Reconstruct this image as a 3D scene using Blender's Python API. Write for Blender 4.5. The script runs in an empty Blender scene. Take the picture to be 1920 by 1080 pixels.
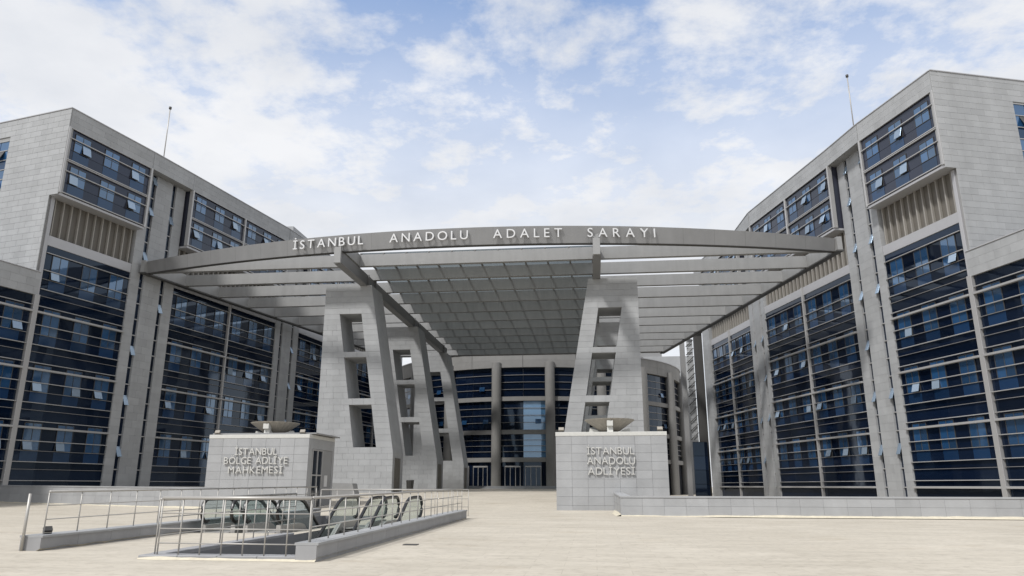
import bpy, math, random
from mathutils import Matrix, Vector
random.seed(7)
S = bpy.context.scene
R = math.radians

# ------------------------------------------------------------------ camera, sky, sun, exposure
cam_d = bpy.data.cameras.new('camera'); cam = bpy.data.objects.new('camera', cam_d)
S.collection.objects.link(cam); S.camera = cam
cam.location = (0, 0, 1.5); cam.rotation_euler = (R(90) + math.atan(371 / 1380), 0, R(6.2))
cam_d.sensor_width = 36; cam_d.lens = 36 * 1380 / 1920; cam_d.clip_end = 4000

SUN_EL, SUN_AZ = R(50), R(35)            # azimuth measured from behind the camera towards the left
sun_dir = Vector((-math.sin(SUN_AZ) * math.cos(SUN_EL), -math.cos(SUN_AZ) * math.cos(SUN_EL), math.sin(SUN_EL)))
w = bpy.data.worlds.new('World'); S.world = w; w.use_nodes = True
nt = w.node_tree; N = nt.nodes; Lk = nt.links
bg = N['Background']; bg.inputs['Strength'].default_value = 0.12
sky = N.new('ShaderNodeTexSky'); sky.sky_type = 'NISHITA'; sky.sun_disc = False
sky.sun_elevation = SUN_EL; sky.sun_rotation = math.atan2(sun_dir.x, sun_dir.y)
sky.air_density = 1.0; sky.dust_density = 1.5; sky.ozone_density = 2.0
tc = N.new('ShaderNodeTexCoord')
sep = N.new('ShaderNodeSeparateXYZ'); Lk.new(tc.outputs['Generated'], sep.inputs[0])
def wm(op, a, b=None, c=None, clamp=False):
    n = N.new('ShaderNodeMath'); n.operation = op; n.use_clamp = clamp
    for i, v in enumerate((a, b, c)):
        if v is None: continue
        if isinstance(v, (int, float)): n.inputs[i].default_value = v
        else: Lk.new(v, n.inputs[i])
    return n.outputs[0]
zz = wm('ADD', wm('MAXIMUM', sep.outputs[2], 0.0), 0.16)
cx_ = wm('DIVIDE', sep.outputs[0], zz); cy_ = wm('DIVIDE', sep.outputs[1], zz)
comb = N.new('ShaderNodeCombineXYZ'); Lk.new(cx_, comb.inputs[0]); Lk.new(cy_, comb.inputs[1])
def wnoise(scale, detail, rough, off, dist=0.0):
    mp = N.new('ShaderNodeMapping'); mp.inputs['Location'].default_value = off; Lk.new(comb.outputs[0], mp.inputs[0])
    n = N.new('ShaderNodeTexNoise'); n.inputs['Scale'].default_value = scale; n.inputs['Detail'].default_value = detail
    n.inputs['Roughness'].default_value = rough; n.inputs['Distortion'].default_value = dist
    Lk.new(mp.outputs[0], n.inputs['Vector']); return n.outputs['Fac']
big = wnoise(0.95, 3, 0.5, (5.9, 2.5, 0.0)); mid = wnoise(3.4, 8, 0.6, (0.4, 5.2, 0.0), 0.25); fine = wnoise(11, 8, 0.62, (2.0, 0.3, 0.0))
cl = wm('ADD', wm('ADD', wm('MULTIPLY', big, 0.95), wm('MULTIPLY', mid, 0.75)), wm('MULTIPLY', fine, 0.42))
mr = N.new('ShaderNodeMapRange'); mr.interpolation_type = 'SMOOTHSTEP'; Lk.new(cl, mr.inputs[0])
mr.inputs[1].default_value = 0.785; mr.inputs[2].default_value = 1.10; mr.inputs[3].default_value = 0.04; mr.inputs[4].default_value = 0.97
haze_n = wm('MULTIPLY', wm('SUBTRACT', 2.05, wm('MULTIPLY', sep.outputs[2], 3.2), clamp=True), 0.93)
mask = wm('MAXIMUM', mr.outputs[0], haze_n, clamp=True)
shade = wnoise(2.2, 6, 0.55, (7.0, 2.0, 0.0))
cr = N.new('ShaderNodeValToRGB'); Lk.new(shade, cr.inputs[0])
cr.color_ramp.elements[0].position = 0.33; cr.color_ramp.elements[0].color = (6.2, 6.4, 6.8, 1)
cr.color_ramp.elements[1].position = 0.62; cr.color_ramp.elements[1].color = (7.6, 7.65, 7.8, 1)
skyg = N.new('ShaderNodeMix'); skyg.data_type = 'RGBA'; skyg.blend_type = 'MULTIPLY'; skyg.inputs[0].default_value = 1.0
Lk.new(sky.outputs[0], skyg.inputs[6]); skyg.inputs[7].default_value = (1.85, 1.97, 2.05, 1)
mx = N.new('ShaderNodeMix'); mx.data_type = 'RGBA'; Lk.new(mask, mx.inputs[0])
Lk.new(skyg.outputs[2], mx.inputs[6]); Lk.new(cr.outputs[0], mx.inputs[7]); Lk.new(mx.outputs[2], bg.inputs['Color'])

sl = bpy.data.lights.new('sun', 'SUN'); sl.energy = 3.2; sl.angle = R(6); sl.color = (1.0, 0.98, 0.955)
so = bpy.data.objects.new('sun', sl); S.collection.objects.link(so)
so.rotation_euler = (-sun_dir).to_track_quat('-Z', 'Y').to_euler(); so.location = (-40, -40, 80)
S.view_settings.view_transform = 'Standard'; S.view_settings.look = 'None'
S.view_settings.exposure = 0.02; S.view_settings.gamma = 1.0

# ------------------------------------------------------------------ materials
def mat(name, col, rough=0.6, metal=0.0, var=0.0, noise=(0, 0, 0), bump=0.0, ior=1.5, island=False, streak=None, seam=0.0):
    """var: per-piece tint; noise: (scale, amount, detail); streak: vertical grime (scale, amount)"""
    m = bpy.data.materials.new(name); m.use_nodes = True
    t = m.node_tree; n = t.nodes; l = t.links; b = n['Principled BSDF']
    b.inputs['Roughness'].default_value = rough; b.inputs['Metallic'].default_value = metal; b.inputs['IOR'].default_value = ior
    b.inputs['Base Color'].default_value = (*col, 1)
    fac = None
    def add(a, c):
        if a is None: return c
        q = n.new('ShaderNodeMath'); q.operation = 'ADD'; l.new(a, q.inputs[0]); l.new(c, q.inputs[1]); return q.outputs[0]
    def lin(sock, mul, off):
        q = n.new('ShaderNodeMath'); q.operation = 'MULTIPLY_ADD'; l.new(sock, q.inputs[0]); q.inputs[1].default_value = mul; q.inputs[2].default_value = off; return q.outputs[0]
    geo = n.new('ShaderNodeNewGeometry')
    if var:
        oi = n.new('ShaderNodeObjectInfo')
        src = geo.outputs['Random Per Island'] if island else oi.outputs['Random']
        fac = add(fac, lin(src, 2 * var, -var))
    hsock = None
    if noise[1]:
        tx = n.new('ShaderNodeTexNoise'); tx.inputs['Scale'].default_value = noise[0]; tx.inputs['Detail'].default_value = noise[2]; tx.inputs['Roughness'].default_value = 0.62
        l.new(geo.outputs['Position'], tx.inputs['Vector']); fac = add(fac, lin(tx.outputs['Fac'], 2 * noise[1], -noise[1])); hsock = tx.outputs['Fac']
    if streak:
        mp = n.new('ShaderNodeMapping'); mp.inputs['Scale'].default_value = (1, 1, 0.08); l.new(geo.outputs['Position'], mp.inputs[0])
        tx2 = n.new('ShaderNodeTexNoise'); tx2.inputs['Scale'].default_value = streak[0]; tx2.inputs['Detail'].default_value = 5; l.new(mp.outputs[0], tx2.inputs['Vector'])
        fac = add(fac, lin(tx2.outputs['Fac'], 2 * streak[1], -streak[1]))
    if seam:
        sx = n.new('ShaderNodeSeparateXYZ'); l.new(geo.outputs['Position'], sx.inputs[0]); dv = lin(sx.outputs[0], 1.0 / seam, 100.0)
        fr = n.new('ShaderNodeMath'); fr.operation = 'FRACT'; l.new(dv, fr.inputs[0])
        lt_ = n.new('ShaderNodeMath'); lt_.operation = 'LESS_THAN'; l.new(fr.outputs[0], lt_.inputs[0]); lt_.inputs[1].default_value = 0.05 / seam
        fac = add(fac, lin(lt_.outputs[0], -0.16, 0.0))
    if fac is not None:
        k = n.new('ShaderNodeMath'); k.operation = 'ADD'; l.new(fac, k.inputs[0]); k.inputs[1].default_value = 1.0
        v = n.new('ShaderNodeVectorMath'); v.operation = 'SCALE'; v.inputs[0].default_value = col; l.new(k.outputs[0], v.inputs['Scale'])
        l.new(v.outputs[0], b.inputs['Base Color'])
    if bump and hsock is not None:
        bp = n.new('ShaderNodeBump'); bp.inputs['Strength'].default_value = bump; bp.inputs['Distance'].default_value = 0.02
        l.new(hsock, bp.inputs['Height']); l.new(bp.outputs[0], b.inputs['Normal'])
    return m

M = {}
M['stone'] = mat('stone', (0.318, 0.324, 0.328), 0.75, var=0.06, noise=(1.3, 0.16, 8), bump=0.2, streak=(0.7, 0.17))
M['stone_i'] = mat('stone_joined', (0.318, 0.324, 0.328), 0.75, var=0.06, noise=(1.3, 0.16, 8), bump=0.2, island=True, streak=(0.7, 0.17))
M['core'] = mat('stone_core', (0.27, 0.27, 0.267), 0.8, noise=(1.1, 0.25, 8), streak=(0.8, 0.2))
M['block'] = mat('block_stone', (0.318, 0.322, 0.326), 0.7, var=0.06, noise=(2.2, 0.12, 8), bump=0.15, streak=(1.1, 0.15))
M['blockcore'] = mat('block_core', (0.31, 0.31, 0.31), 0.8, noise=(2, 0.1, 6))
M['white'] = mat('white_stone', (0.52, 0.515, 0.485), 0.6, noise=(5, 0.15, 6))
M['metal'] = mat('rail_metal', (0.40, 0.385, 0.36), 0.45, 0.35, noise=(3, 0.08, 4))
M['fin'] = mat('aluminium_bar', (0.40, 0.395, 0.39), 0.4, 0.3, var=0.08)
M['findim'] = mat('thin_bar', (0.26, 0.25, 0.24), 0.45, 0.3, var=0.1)
M['canopy'] = mat('canopy_paint', (0.28, 0.28, 0.275), 0.45, 0.25, var=0.04, noise=(0.8, 0.12, 6), streak=(2.0, 0.14))
M['fascia'] = mat('fascia_paint_shaded', (0.25, 0.25, 0.25), 0.38, 0.35, noise=(0.6, 0.10, 6), streak=(1.6, 0.14), seam=2.3)  # canopy paint made darker: shade on the fascia is put into the colour
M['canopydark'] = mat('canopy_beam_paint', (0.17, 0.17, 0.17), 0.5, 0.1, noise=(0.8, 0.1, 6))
M['letter'] = mat('letter_metal', (0.62, 0.62, 0.62), 0.35, 0.1)
M['letter2'] = mat('letter_steel', (0.62, 0.61, 0.58), 0.35, 0.6)
def glassy(name, col, ior, rough, var=0.0, wob=0.0):
    m = mat(name, col, rough, 0.0, var=var, ior=ior)
    b = m.node_tree.nodes['Principled BSDF']
    b.inputs['Specular Tint'].default_value = (0.62, 0.80, 1.0, 1)
    if wob:
        n = m.node_tree.nodes; l = m.node_tree.links
        g = n.new('ShaderNodeNewGeometry'); tx = n.new('ShaderNodeTexNoise'); tx.inputs['Scale'].default_value = 0.55; tx.inputs['Detail'].default_value = 2
        l.new(g.outputs['Position'], tx.inputs['Vector']); bp = n.new('ShaderNodeBump'); bp.inputs['Strength'].default_value = wob; bp.inputs['Distance'].default_value = 0.05
        l.new(tx.outputs['Fac'], bp.inputs['Height']); l.new(bp.outputs[0], b.inputs['Normal'])
    return m
M['glass'] = glassy('dark_glass', (0.003, 0.007, 0.019), 1.55, 0.04, 0.35, 0.10)
M['win'] = glassy('window_glass', (0.014, 0.052, 0.125), 2.6, 0.05, 0.4, 0.12)
M['sash'] = glassy('sash_glass_sky_reflection', (0.20, 0.25, 0.31), 3.0, 0.22, 0.3)  # paler than the fixed panes: reflected sky is put into the base colour
M['hallsky'] = glassy('hall_glass_sky_reflection', (0.07, 0.17, 0.30), 2.6, 0.06, 0.25, 0.1)  # hall glazing with the blue sky reflection painted into its base colour
M['span'] = glassy('spandrel_glass', (0.008, 0.026, 0.068), 1.75, 0.08, 0.3, 0.08)
M['boxpanel'] = glassy('box_panel', (0.030, 0.031, 0.044), 1.5, 0.14, 0.2)
M['void'] = mat('dark_void', (0.012, 0.012, 0.014), 0.8)
M['louvre'] = mat('louvre_panel', (0.115, 0.105, 0.09), 0.6, var=0.12, noise=(2, 0.1, 4))
M['louvrefin'] = mat('louvre_fin', (0.27, 0.255, 0.23), 0.55, var=0.08)
M['band'] = mat('band_panel', (0.38, 0.38, 0.39), 0.45, 0.15, var=0.05, noise=(1, 0.06, 4))
M['steel'] = mat('dark_steel', (0.07, 0.068, 0.065), 0.5, 0.3)
M['rubber'] = mat('black_rubber', (0.012, 0.012, 0.012), 0.35)
M['roofgrey'] = mat('roof_grey', (0.25, 0.25, 0.25), 0.8, noise=(1, 0.1, 4))
M['bowl'] = mat('bowl_stone', (0.30, 0.275, 0.235), 0.75, noise=(4, 0.3, 8), bump=0.4)
M['curb'] = mat('curb_stone', (0.29, 0.29, 0.295), 0.7, var=0.06, noise=(2.5, 0.15, 8), bump=0.15, streak=(1.5, 0.15))
M['pitwall'] = mat('pit_wall', (0.20, 0.20, 0.205), 0.7, noise=(1.2, 0.1, 5))
M['green'] = mat('board', (0.5, 0.5, 0.5), 0.6)
M['concrete'] = mat('rotunda_stone', (0.215, 0.21, 0.20), 0.7, var=0.06, noise=(1.2, 0.14, 7), streak=(0.9, 0.12))
def thin_glass(name, tint, fac, col, rough):
    m = bpy.data.materials.new(name); m.use_nodes = True; t = m.node_tree; n = t.nodes; l = t.links
    b = n['Principled BSDF']; b.inputs['Base Color'].default_value = (*col, 1); b.inputs['Roughness'].default_value = rough
    tr = n.new('ShaderNodeBsdfTransparent'); tr.inputs[0].default_value = (*tint, 1)
    ms = n.new('ShaderNodeMixShader'); ms.inputs[0].default_value = fac
    l.new(tr.outputs[0], ms.inputs[1]); l.new(b.outputs[0], ms.inputs[2]); l.new(ms.outputs[0], n['Material Output'].inputs[0])
    return m
M['roofglass'] = thin_glass('roof_glass', (0.56, 0.59, 0.60), 0.22, (0.16, 0.17, 0.17), 0.25)
M['balglass'] = thin_glass('balustrade_glass', (0.90, 0.94, 0.93), 0.13, (0.22, 0.26, 0.26), 0.05)

# plaza: pale stone with dusty streaks, faint slabs
pm = bpy.data.materials.new('plaza_stone'); pm.use_nodes = True; t = pm.node_tree; n = t.nodes; l = t.links; b = n['Principled BSDF']
g = n.new('ShaderNodeNewGeometry')
def tex(scale, det, sc=(1, 1, 1), rough=0.6):
    mp = n.new('ShaderNodeMapping'); mp.inputs['Scale'].default_value = sc; l.new(g.outputs['Position'], mp.inputs[0])
    x = n.new('ShaderNodeTexNoise'); x.inputs['Scale'].default_value = scale; x.inputs['Detail'].default_value = det; x.inputs['Roughness'].default_value = rough
    l.new(mp.outputs[0], x.inputs['Vector']); return x.outputs['Fac']
def ramp(sock, p0, c0, p1, c1):
    r = n.new('ShaderNodeValToRGB'); l.new(sock, r.inputs[0]); e = r.color_ramp.elements
    e[0].position = p0; e[0].color = (*c0, 1); e[1].position = p1; e[1].color = (*c1, 1); return r.outputs[0]
def mul(a, c, f=1.0):
    q = n.new('ShaderNodeMix'); q.data_type = 'RGBA'; q.blend_type = 'MULTIPLY'; q.inputs[0].default_value = f; l.new(a, q.inputs[6]); l.new(c, q.inputs[7]); return q.outputs[2]
base = ramp(tex(0.16, 8), 0.3, (0.465, 0.42, 0.345), 0.7, (0.56, 0.512, 0.43))
st = ramp(tex(1.1, 9, (0.45, 1.5, 1), 0.7), 0.30, (0.84, 0.835, 0.825), 0.55, (1, 1, 1))
fn = ramp(tex(7, 7, (0.8, 1.1, 1)), 0.30, (0.80, 0.79, 0.78), 0.50, (1, 1, 1))
br = n.new('ShaderNodeTexBrick'); l.new(g.outputs['Position'], br.inputs['Vector']); br.inputs['Scale'].default_value = 1.0
br.inputs['Color1'].default_value = (1, 1, 1, 1); br.inputs['Color2'].default_value = (0.93, 0.93, 0.93, 1); br.inputs['Mortar'].default_value = (0.80, 0.79, 0.77, 1)
br.inputs['Mortar Size'].default_value = 0.008; br.inputs['Brick Width'].default_value = 1.2; br.inputs['Row Height'].default_value = 0.6
sp_ = ramp(tex(0.55, 6, (0.7, 1.2, 1)), 0.60, (1, 1, 1), 0.74, (0.84, 0.80, 0.74))
l.new(mul(mul(mul(mul(base, st), fn), sp_), br.outputs['Color'], 0.8), b.inputs['Base Color'])
b.inputs['Roughness'].default_value = 0.75
M['plaza'] = pm

# ------------------------------------------------------------------ helpers
W = {}
def link(o, mw, parent=None):
    S.collection.objects.link(o)
    if parent is not None:
        o.parent = parent; o.matrix_parent_inverse = W[parent.name].inverted()
    o.matrix_basis = mw; W[o.name] = mw.copy()
    return o
def mesh(name, v, f, m, smooth=False):
    me = bpy.data.meshes.new(name); me.from_pydata([tuple(p) for p in v], [], f)
    me.materials.append(M[m] if isinstance(m, str) else m)
    if smooth: me.polygons.foreach_set('use_smooth', [True] * len(me.polygons))
    me.update(); return me
def thing(name, label, cat, loc, group=None):
    o = bpy.data.objects.new(name, None); o.empty_display_size = 0.5
    tag(o, label, cat, group); return link(o, Matrix.Translation(loc))
def tag(o, label, cat, group=None):
    o['label'] = label; o['category'] = cat
    if group: o['group'] = group
    return o
def struct(o): o['kind'] = 'structure'; return o
CUBE_F = [(0, 3, 2, 1), (4, 5, 6, 7), (0, 1, 5, 4), (1, 2, 6, 5), (2, 3, 7, 6), (3, 0, 4, 7)]
def cube_v(a, b_):
    (x0, y0, z0), (x1, y1, z1) = a, b_
    return [(x0, y0, z0), (x1, y0, z0), (x1, y1, z0), (x0, y1, z0), (x0, y0, z1), (x1, y0, z1), (x1, y1, z1), (x0, y1, z1)]
_cache = {}
def box_mesh(dx, dy, dz, m, name='box'):
    k = (round(dx, 3), round(dy, 3), round(dz, 3), m)
    if k not in _cache:
        h = (dx / 2, dy / 2, dz / 2); bv = min(0.012, 0.12 * min(dx, dy, dz))
        # chamfered along all edges: outer shell from 24 vertices
        v, f = [], []
        for sx in (-1, 1):
            for sy in (-1, 1):
                for sz in (-1, 1):
                    for ax in range(3):
                        p = [sx * (h[0] - bv), sy * (h[1] - bv), sz * (h[2] - bv)]
                        p[ax] = (sx, sy, sz)[ax] * h[ax]; v.append(tuple(p))
        def vi(sx, sy, sz, ax): return (((sx > 0) * 2 + (sy > 0)) * 2 + (sz > 0)) * 3 + ax
        for s in (-1, 1):
            q = [(s, -1, -1), (s, 1, -1), (s, 1, 1), (s, -1, 1)]; f.append([vi(*c, 0) for c in (q if s > 0 else q[::-1])])
            q = [(-1, s, -1), (-1, s, 1), (1, s, 1), (1, s, -1)]; f.append([vi(*c, 1) for c in (q if s > 0 else q[::-1])])
            q = [(-1, -1, s), (1, -1, s), (1, 1, s), (-1, 1, s)]; f.append([vi(*c, 2) for c in (q if s > 0 else q[::-1])])
        for a in range(3):
            b1, b2 = [i for i in range(3) if i != a]
            for s1 in (-1, 1):
                for s2 in (-1, 1):
                    def c(sa):
                        q = [0, 0, 0]; q[a] = sa; q[b1] = s1; q[b2] = s2; return q
                    f.append([vi(*c(-1), b1), vi(*c(1), b1), vi(*c(1), b2), vi(*c(-1), b2)])
        for sx in (-1, 1):
            for sy in (-1, 1):
                for sz in (-1, 1): f.append([vi(sx, sy, sz, a) for a in range(3)])
        me = mesh(name, v, f, m)
        _cache[k] = me
    return _cache[k]
def box(name, lo, hi, m, parent=None):
    """axis aligned box in world space"""
    d = [hi[i] - lo[i] for i in range(3)]
    o = bpy.data.objects.new(name, box_mesh(*d, m))
    return link(o, Matrix.Translation([(lo[i] + hi[i]) / 2 for i in range(3)]), parent)
def raw(name, v, f, m, parent=None, smooth=False, org=None):
    org = Vector(org) if org is not None else (W[parent.name].translation.copy() if parent is not None else Vector((0, 0, 0)))
    o = bpy.data.objects.new(name, mesh(name, [Vector(p) - org for p in v], f, m, smooth))
    return link(o, Matrix.Translation(org), parent)
def tube_geo(path, r, seg=8, closed=False):
    v, f = [], []; n_ = len(path); P = [Vector(p) for p in path]
    for i, p in enumerate(P):
        a = P[max(i - 1, 0)]; c = P[min(i + 1, n_ - 1)]; tdir = (c - a).normalized()
        u = tdir.cross(Vector((0, 0, 1)));
        if u.length < 1e-3: u = tdir.cross(Vector((1, 0, 0)))
        u.normalize(); q = u.cross(tdir)
        for k in range(seg):
            an = 2 * math.pi * k / seg; v.append(p + u * math.cos(an) * r + q * math.sin(an) * r)
    for i in range(n_ - 1):
        for k in range(seg):
            f.append((i * seg + k, i * seg + (k + 1) % seg, (i + 1) * seg + (k + 1) % seg, (i + 1) * seg + k))
    f.append(list(range(seg))[::-1]); f.append([(n_ - 1) * seg + k for k in range(seg)])
    return v, f
def tube(name, path, r, m, parent=None, seg=8):
    v, f = tube_geo(path, r, seg); return raw(name, v, f, m, parent, True)
class Seg:
    """vertical facade strip: s runs along it, n points to the plaza, z up"""
    def __init__(self, p0, p1, side):
        self.p = Vector((*p0, 0)); d = Vector((*p1, 0)) - self.p; self.len = d.length; self.d = d.normalized()
        self.side = side                      # +1 : plaza lies to the right of the direction (left building)
        self.n = Vector((self.d.y, -self.d.x, 0)) * side
        self.ang = math.atan2(self.d.y, self.d.x)
        self.rot = Matrix.Rotation(self.ang, 4, 'Z')
    def at(self, s, n_, z): return self.p + self.d * s + self.n * n_ + Vector((0, 0, z))
    def box(self, name, s0, s1, n0, n1, z0, z1, m, parent):
        o = bpy.data.objects.new(name, box_mesh(abs(s1 - s0), abs(n1 - n0), abs(z1 - z0), m))
        return link(o, Matrix.Translation(self.at((s0 + s1) / 2, (n0 + n1) / 2, (z0 + z1) / 2)) @ self.rot, parent)
    def cube(self, s0, s1, n0, n1, z0, z1):
        return [self.at(s, n_, z) for z in (z0, z1) for (s, n_) in ((s0, n0), (s1, n0), (s1, n1), (s0, n1))]
def joined(name, cubes, m, parent):
    v, f = [], []
    for c in cubes:
        o = len(v); v += c; f += [[i + o for i in q] for q in CUBE_F]
    return raw(name, v, f, m, parent)

def text_mesh(ch, size, depth, m):
    cu = bpy.data.curves.new('txt', 'FONT'); cu.body = ch; cu.size = size; cu.extrude = depth / 2; cu.align_x = 'CENTER'; cu.offset = 0.0; cu.resolution_u = 4
    o = bpy.data.objects.new('txt', cu); S.collection.objects.link(o)
    dg = bpy.context.evaluated_depsgraph_get(); dg.update(); me = bpy.data.meshes.new_from_object(o.evaluated_get(dg))
    bpy.data.objects.remove(o); bpy.data.curves.remove(cu)
    me.materials.clear(); me.materials.append(M[m]); return me
_tm = {}
def letter_mesh(ch, size, depth, m):
    k = (ch, size, depth, m)
    if k not in _tm:
        me = text_mesh(ch, size, depth, m); me.name = 'letter'
        xs = [v.co.x for v in me.vertices]; _tm[k] = (me, (max(xs) - min(xs)), (max(xs) + min(xs)) / 2)
    return _tm[k]
def layout(word, size, depth, m, x0, x1):
    """spread the letters of a word between x0 and x1; letters narrow when there is too little room"""
    gl = [letter_mesh(c, size, depth, m) for c in word if c != ' ']; nsp = word.count(' ')
    tot = sum(q[1] for q in gl); units = len(gl) - 1 + 4.0 * nsp; k = min(1.0, (x1 - x0) / (tot + units * 0.10 * size))
    gap = (x1 - x0 - tot * k) / units; x = x0; out = []; gi = 0
    for c in word:
        if c == ' ': x += 4.0 * gap; continue
        me, wd, cx = gl[gi]; gi += 1
        out.append((me, x + wd * k / 2, cx, k)); x += wd * k + gap
    return out

# ------------------------------------------------------------------ plaza
PROF = [(-150, 0), (0, 0), (38, 0.205), (41, 0.24), (44, 0.36), (50, 0.66), (55, 0.92), (57, 0.98), (62, 1.03), (73, 1.10), (92, 1.13), (900, 1.13)]
def gz(y):
    for (a, za), (c, zc) in zip(PROF, PROF[1:]):
        if a <= y <= c: return za + (zc - za) * (y - a) / (c - a)
    return PROF[-1][1]
PX = [-900, -12.4, -9.25, -8.8, -5.85, 4.3, 5.6, 900]
PIT_R = (-8.8, -5.85, 15.2, 27.0); PIT_L = (-12.4, -9.25, 22.4, 34.0)
PY = sorted(set([p[0] for p in PROF] + [15.2, 27.0, 22.4, 34.0]))
v, f, idx = [], [], {}
for i, x in enumerate(PX):
    for j, y in enumerate(PY): idx[i, j] = len(v); v.append((x, y, gz(y) if x < 5 else min(gz(y), 0.16)))
for i in range(len(PX) - 1):
    for j in range(len(PY) - 1):
        xm = (PX[i] + PX[i + 1]) / 2; ym = (PY[j] + PY[j + 1]) / 2
        if any(p[0] < xm < p[1] and p[2] < ym < p[3] for p in (PIT_R, PIT_L)): continue
        f.append((idx[i, j], idx[i + 1, j], idx[i + 1, j + 1], idx[i, j + 1]))
struct(raw('plaza_ground', v, f, 'plaza'))
# escalator pits (walls and floor)
def pit(p):
    x0, x1, y0, y1 = p; zb = -5.5; v = []
    for (x, y) in ((x0, y0), (x1, y0), (x1, y1), (x0, y1)): v.append((x, y, gz(y) + 0.001)); v.append((x, y, zb))
    f = [(2 * i, 2 * ((i + 1) % 4), 2 * ((i + 1) % 4) + 1, 2 * i + 1) for i in range(4)] + [(1, 3, 5, 7)]
    struct(raw('escalator_pit', v, f, 'pitwall'))
pit(PIT_R); pit(PIT_L)
# entrance steps in front of the rotunda
st_ = bpy.data.objects.new('entrance_steps', None); struct(st_); link(st_, Matrix.Translation((-9, 92, 1.13)))
for k in range(3):
    box('step', (-34, 92 + 0.4 * k, 0.9), (4.2, 92 + 0.4 * (k + 1) - 0.004, 1.13 + 0.115 * (k + 1)), 'curb' if k == 0 else 'stone', st_)
box('landing', (-34, 93.2, 0.9), (4.2, 104.5, 1.478), 'plaza', st_)

# ------------------------------------------------------------------ the two office wings
HV = [1.4, 5.4, 9.4, 13.4, 17.35]
FINE = [0.45, 1.2, 1.7, 2.45, 3.1]
WZ, ZB0, ZB1 = 28.95, 22.12, 27.45          # roof, underside and top of the upper box
def window(seg, s0, s1, z0, zs, z1, n_, parent, opened, frame='fin', mats=('win', 'sash')):
    """two columns, sash row below z0..zs and fixed row zs..z1; opened = set of columns whose sash tilts out"""
    t_ = 0.035; cb = []
    sm = (s0 + s1) / 2
    for s in (s0, sm, s1): cb.append(seg.cube(s - t_ / 2, s + t_ / 2, n_, n_ + 0.05, z0, z1))
    for z in (z0, zs, z1): cb.append(seg.cube(s0, s1, n_ + 0.004, n_ + 0.054, z - t_ / 2, z + t_ / 2))
    v, f = [], []
    for c in cb:
        o = len(v); v += c; f += [[i + o for i in q] for q in CUBE_F]
    fr = raw('window', v, f, 'steel', parent, org=seg.at(sm, n_, z0))
    for c, (a, e) in enumerate(((s0, sm), (sm, s1))):
        seg.box('pane', a + t_ / 2, e - t_ / 2, n_ + 0.01, n_ + 0.03, zs + t_ / 2, z1 - t_ / 2, mats[0], fr)
        h = zs - z0 - t_; wd = e - a - t_
        if c in opened:
            an = R(random.choice((7, 11, 15, 18, 21)) + random.uniform(-2, 2)); bm_ = box_mesh(wd + 0.04, 0.05, h + 0.04, mats[1])
            o = bpy.data.objects.new('sash', bm_)
            piv = seg.at((a + e) / 2, n_ + 0.06, zs)
            sgn = -seg.side
            # local y is d rotated +90; outward is -y for side=+1
            mw = Matrix.Translation(piv) @ seg.rot @ Matrix.Rotation(an * sgn, 4, 'X') @ Matrix.Translation((0, 0, -(h / 2 + 0.02)))
            link(o, mw, fr)
            seg.box('opening', a + t_ / 2, e - t_ / 2, n_ + 0.006, n_ + 0.02, z0 + t_ / 2, zs - t_ / 2, 'void', fr)
        else:
            seg.box('pane', a + t_ / 2, e - t_ / 2, n_ + 0.01, n_ + 0.03, z0 + t_ / 2, zs - t_ / 2, mats[0], fr)
WC = [(0.6, 1.95), (3.25, 4.6), (5.85, 7.2)]
def sub_bay(seg, s0, s1, par, top, lowtop=None, p_open=0.36):
    """curtain wall between s0 and s1 from z=-0.5 to top"""
    k = (s1 - s0) / 7.75
    levels = [z for z in HV if z < top - 0.3]
    # dark glass strips between bars
    zs = [-0.6, 1.4]
    for h in levels: zs += [h + q for q in FINE if h + q < top - 0.2] + ([h + 4.0] if h + 4.0 < top - 0.2 and h < 13 else [])
    zs = sorted(set(round(z, 2) for z in zs if z < top)); 
    if 17.4 in zs: zs[zs.index(17.4)] = 17.35
    zs.append(top)
    for a, e in zip(zs, zs[1:]): seg.box('glass_pane', s0 + 0.01, s1 - 0.01, -0.12, 0.0, a + 0.008, e - 0.008, 'glass', par)
    for z in zs[1:-1]:
        if any(abs(z - h) < 0.06 for h in HV): seg.box('heavy_transom', s0 - 0.02, s1 + 0.02, 0.03, 0.28, z - 0.07, z + 0.07, 'fin', par)
        else:
            thin = any(abs(z - h - q) < 0.03 for h in HV for q in (1.2, 2.45))
            seg.box('glazing_bar', s0, s1, 0.04, 0.10 if thin else 0.16, z - (0.016 if thin else 0.026), z + (0.016 if thin else 0.026), 'findim' if thin else 'fin', par)
    for fi, h in enumerate([-2.6, 1.4, 5.4, 9.4, 13.4]):
        for (a, e) in WC:
            a, e = s0 + a * k, s0 + e * k
            zt = min(h + 4.32, top - 0.25)
            if h > 0: seg.box('spandrel_pane', a, e, 0.003, 0.018, h + 1.72, h + 2.43, 'span', par)
            if zt - h < 3.2 or h < 0: continue
            op = set()
            if random.random() < p_open: op = {random.choice((0, 1))}
            window(seg, a, e, h + 2.47, h + 3.12, zt, 0.004, par, op)
def louvres(seg, s0, s1, par, n_=0.0):
    seg.box('louvre_backing', s0, s1, n_ - 0.35, n_ - 0.25, 19.12, 22.2, 'louvre', par)
    cnt = max(3, int(round((s1 - s0) / 0.68)))
    for i in range(cnt):
        s = s0 + (i + 0.5) * (s1 - s0) / cnt
        seg.box('louvre_fin', s - 0.05, s + 0.05, n_ - 0.246, n_ - 0.03, 19.12, 22.15, 'louvrefin', par)
    seg.box('band_panel', s0, s1, -0.2, 0.06, 18.37, 19.11, 'band', par)
BOXP = 0.8
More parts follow.
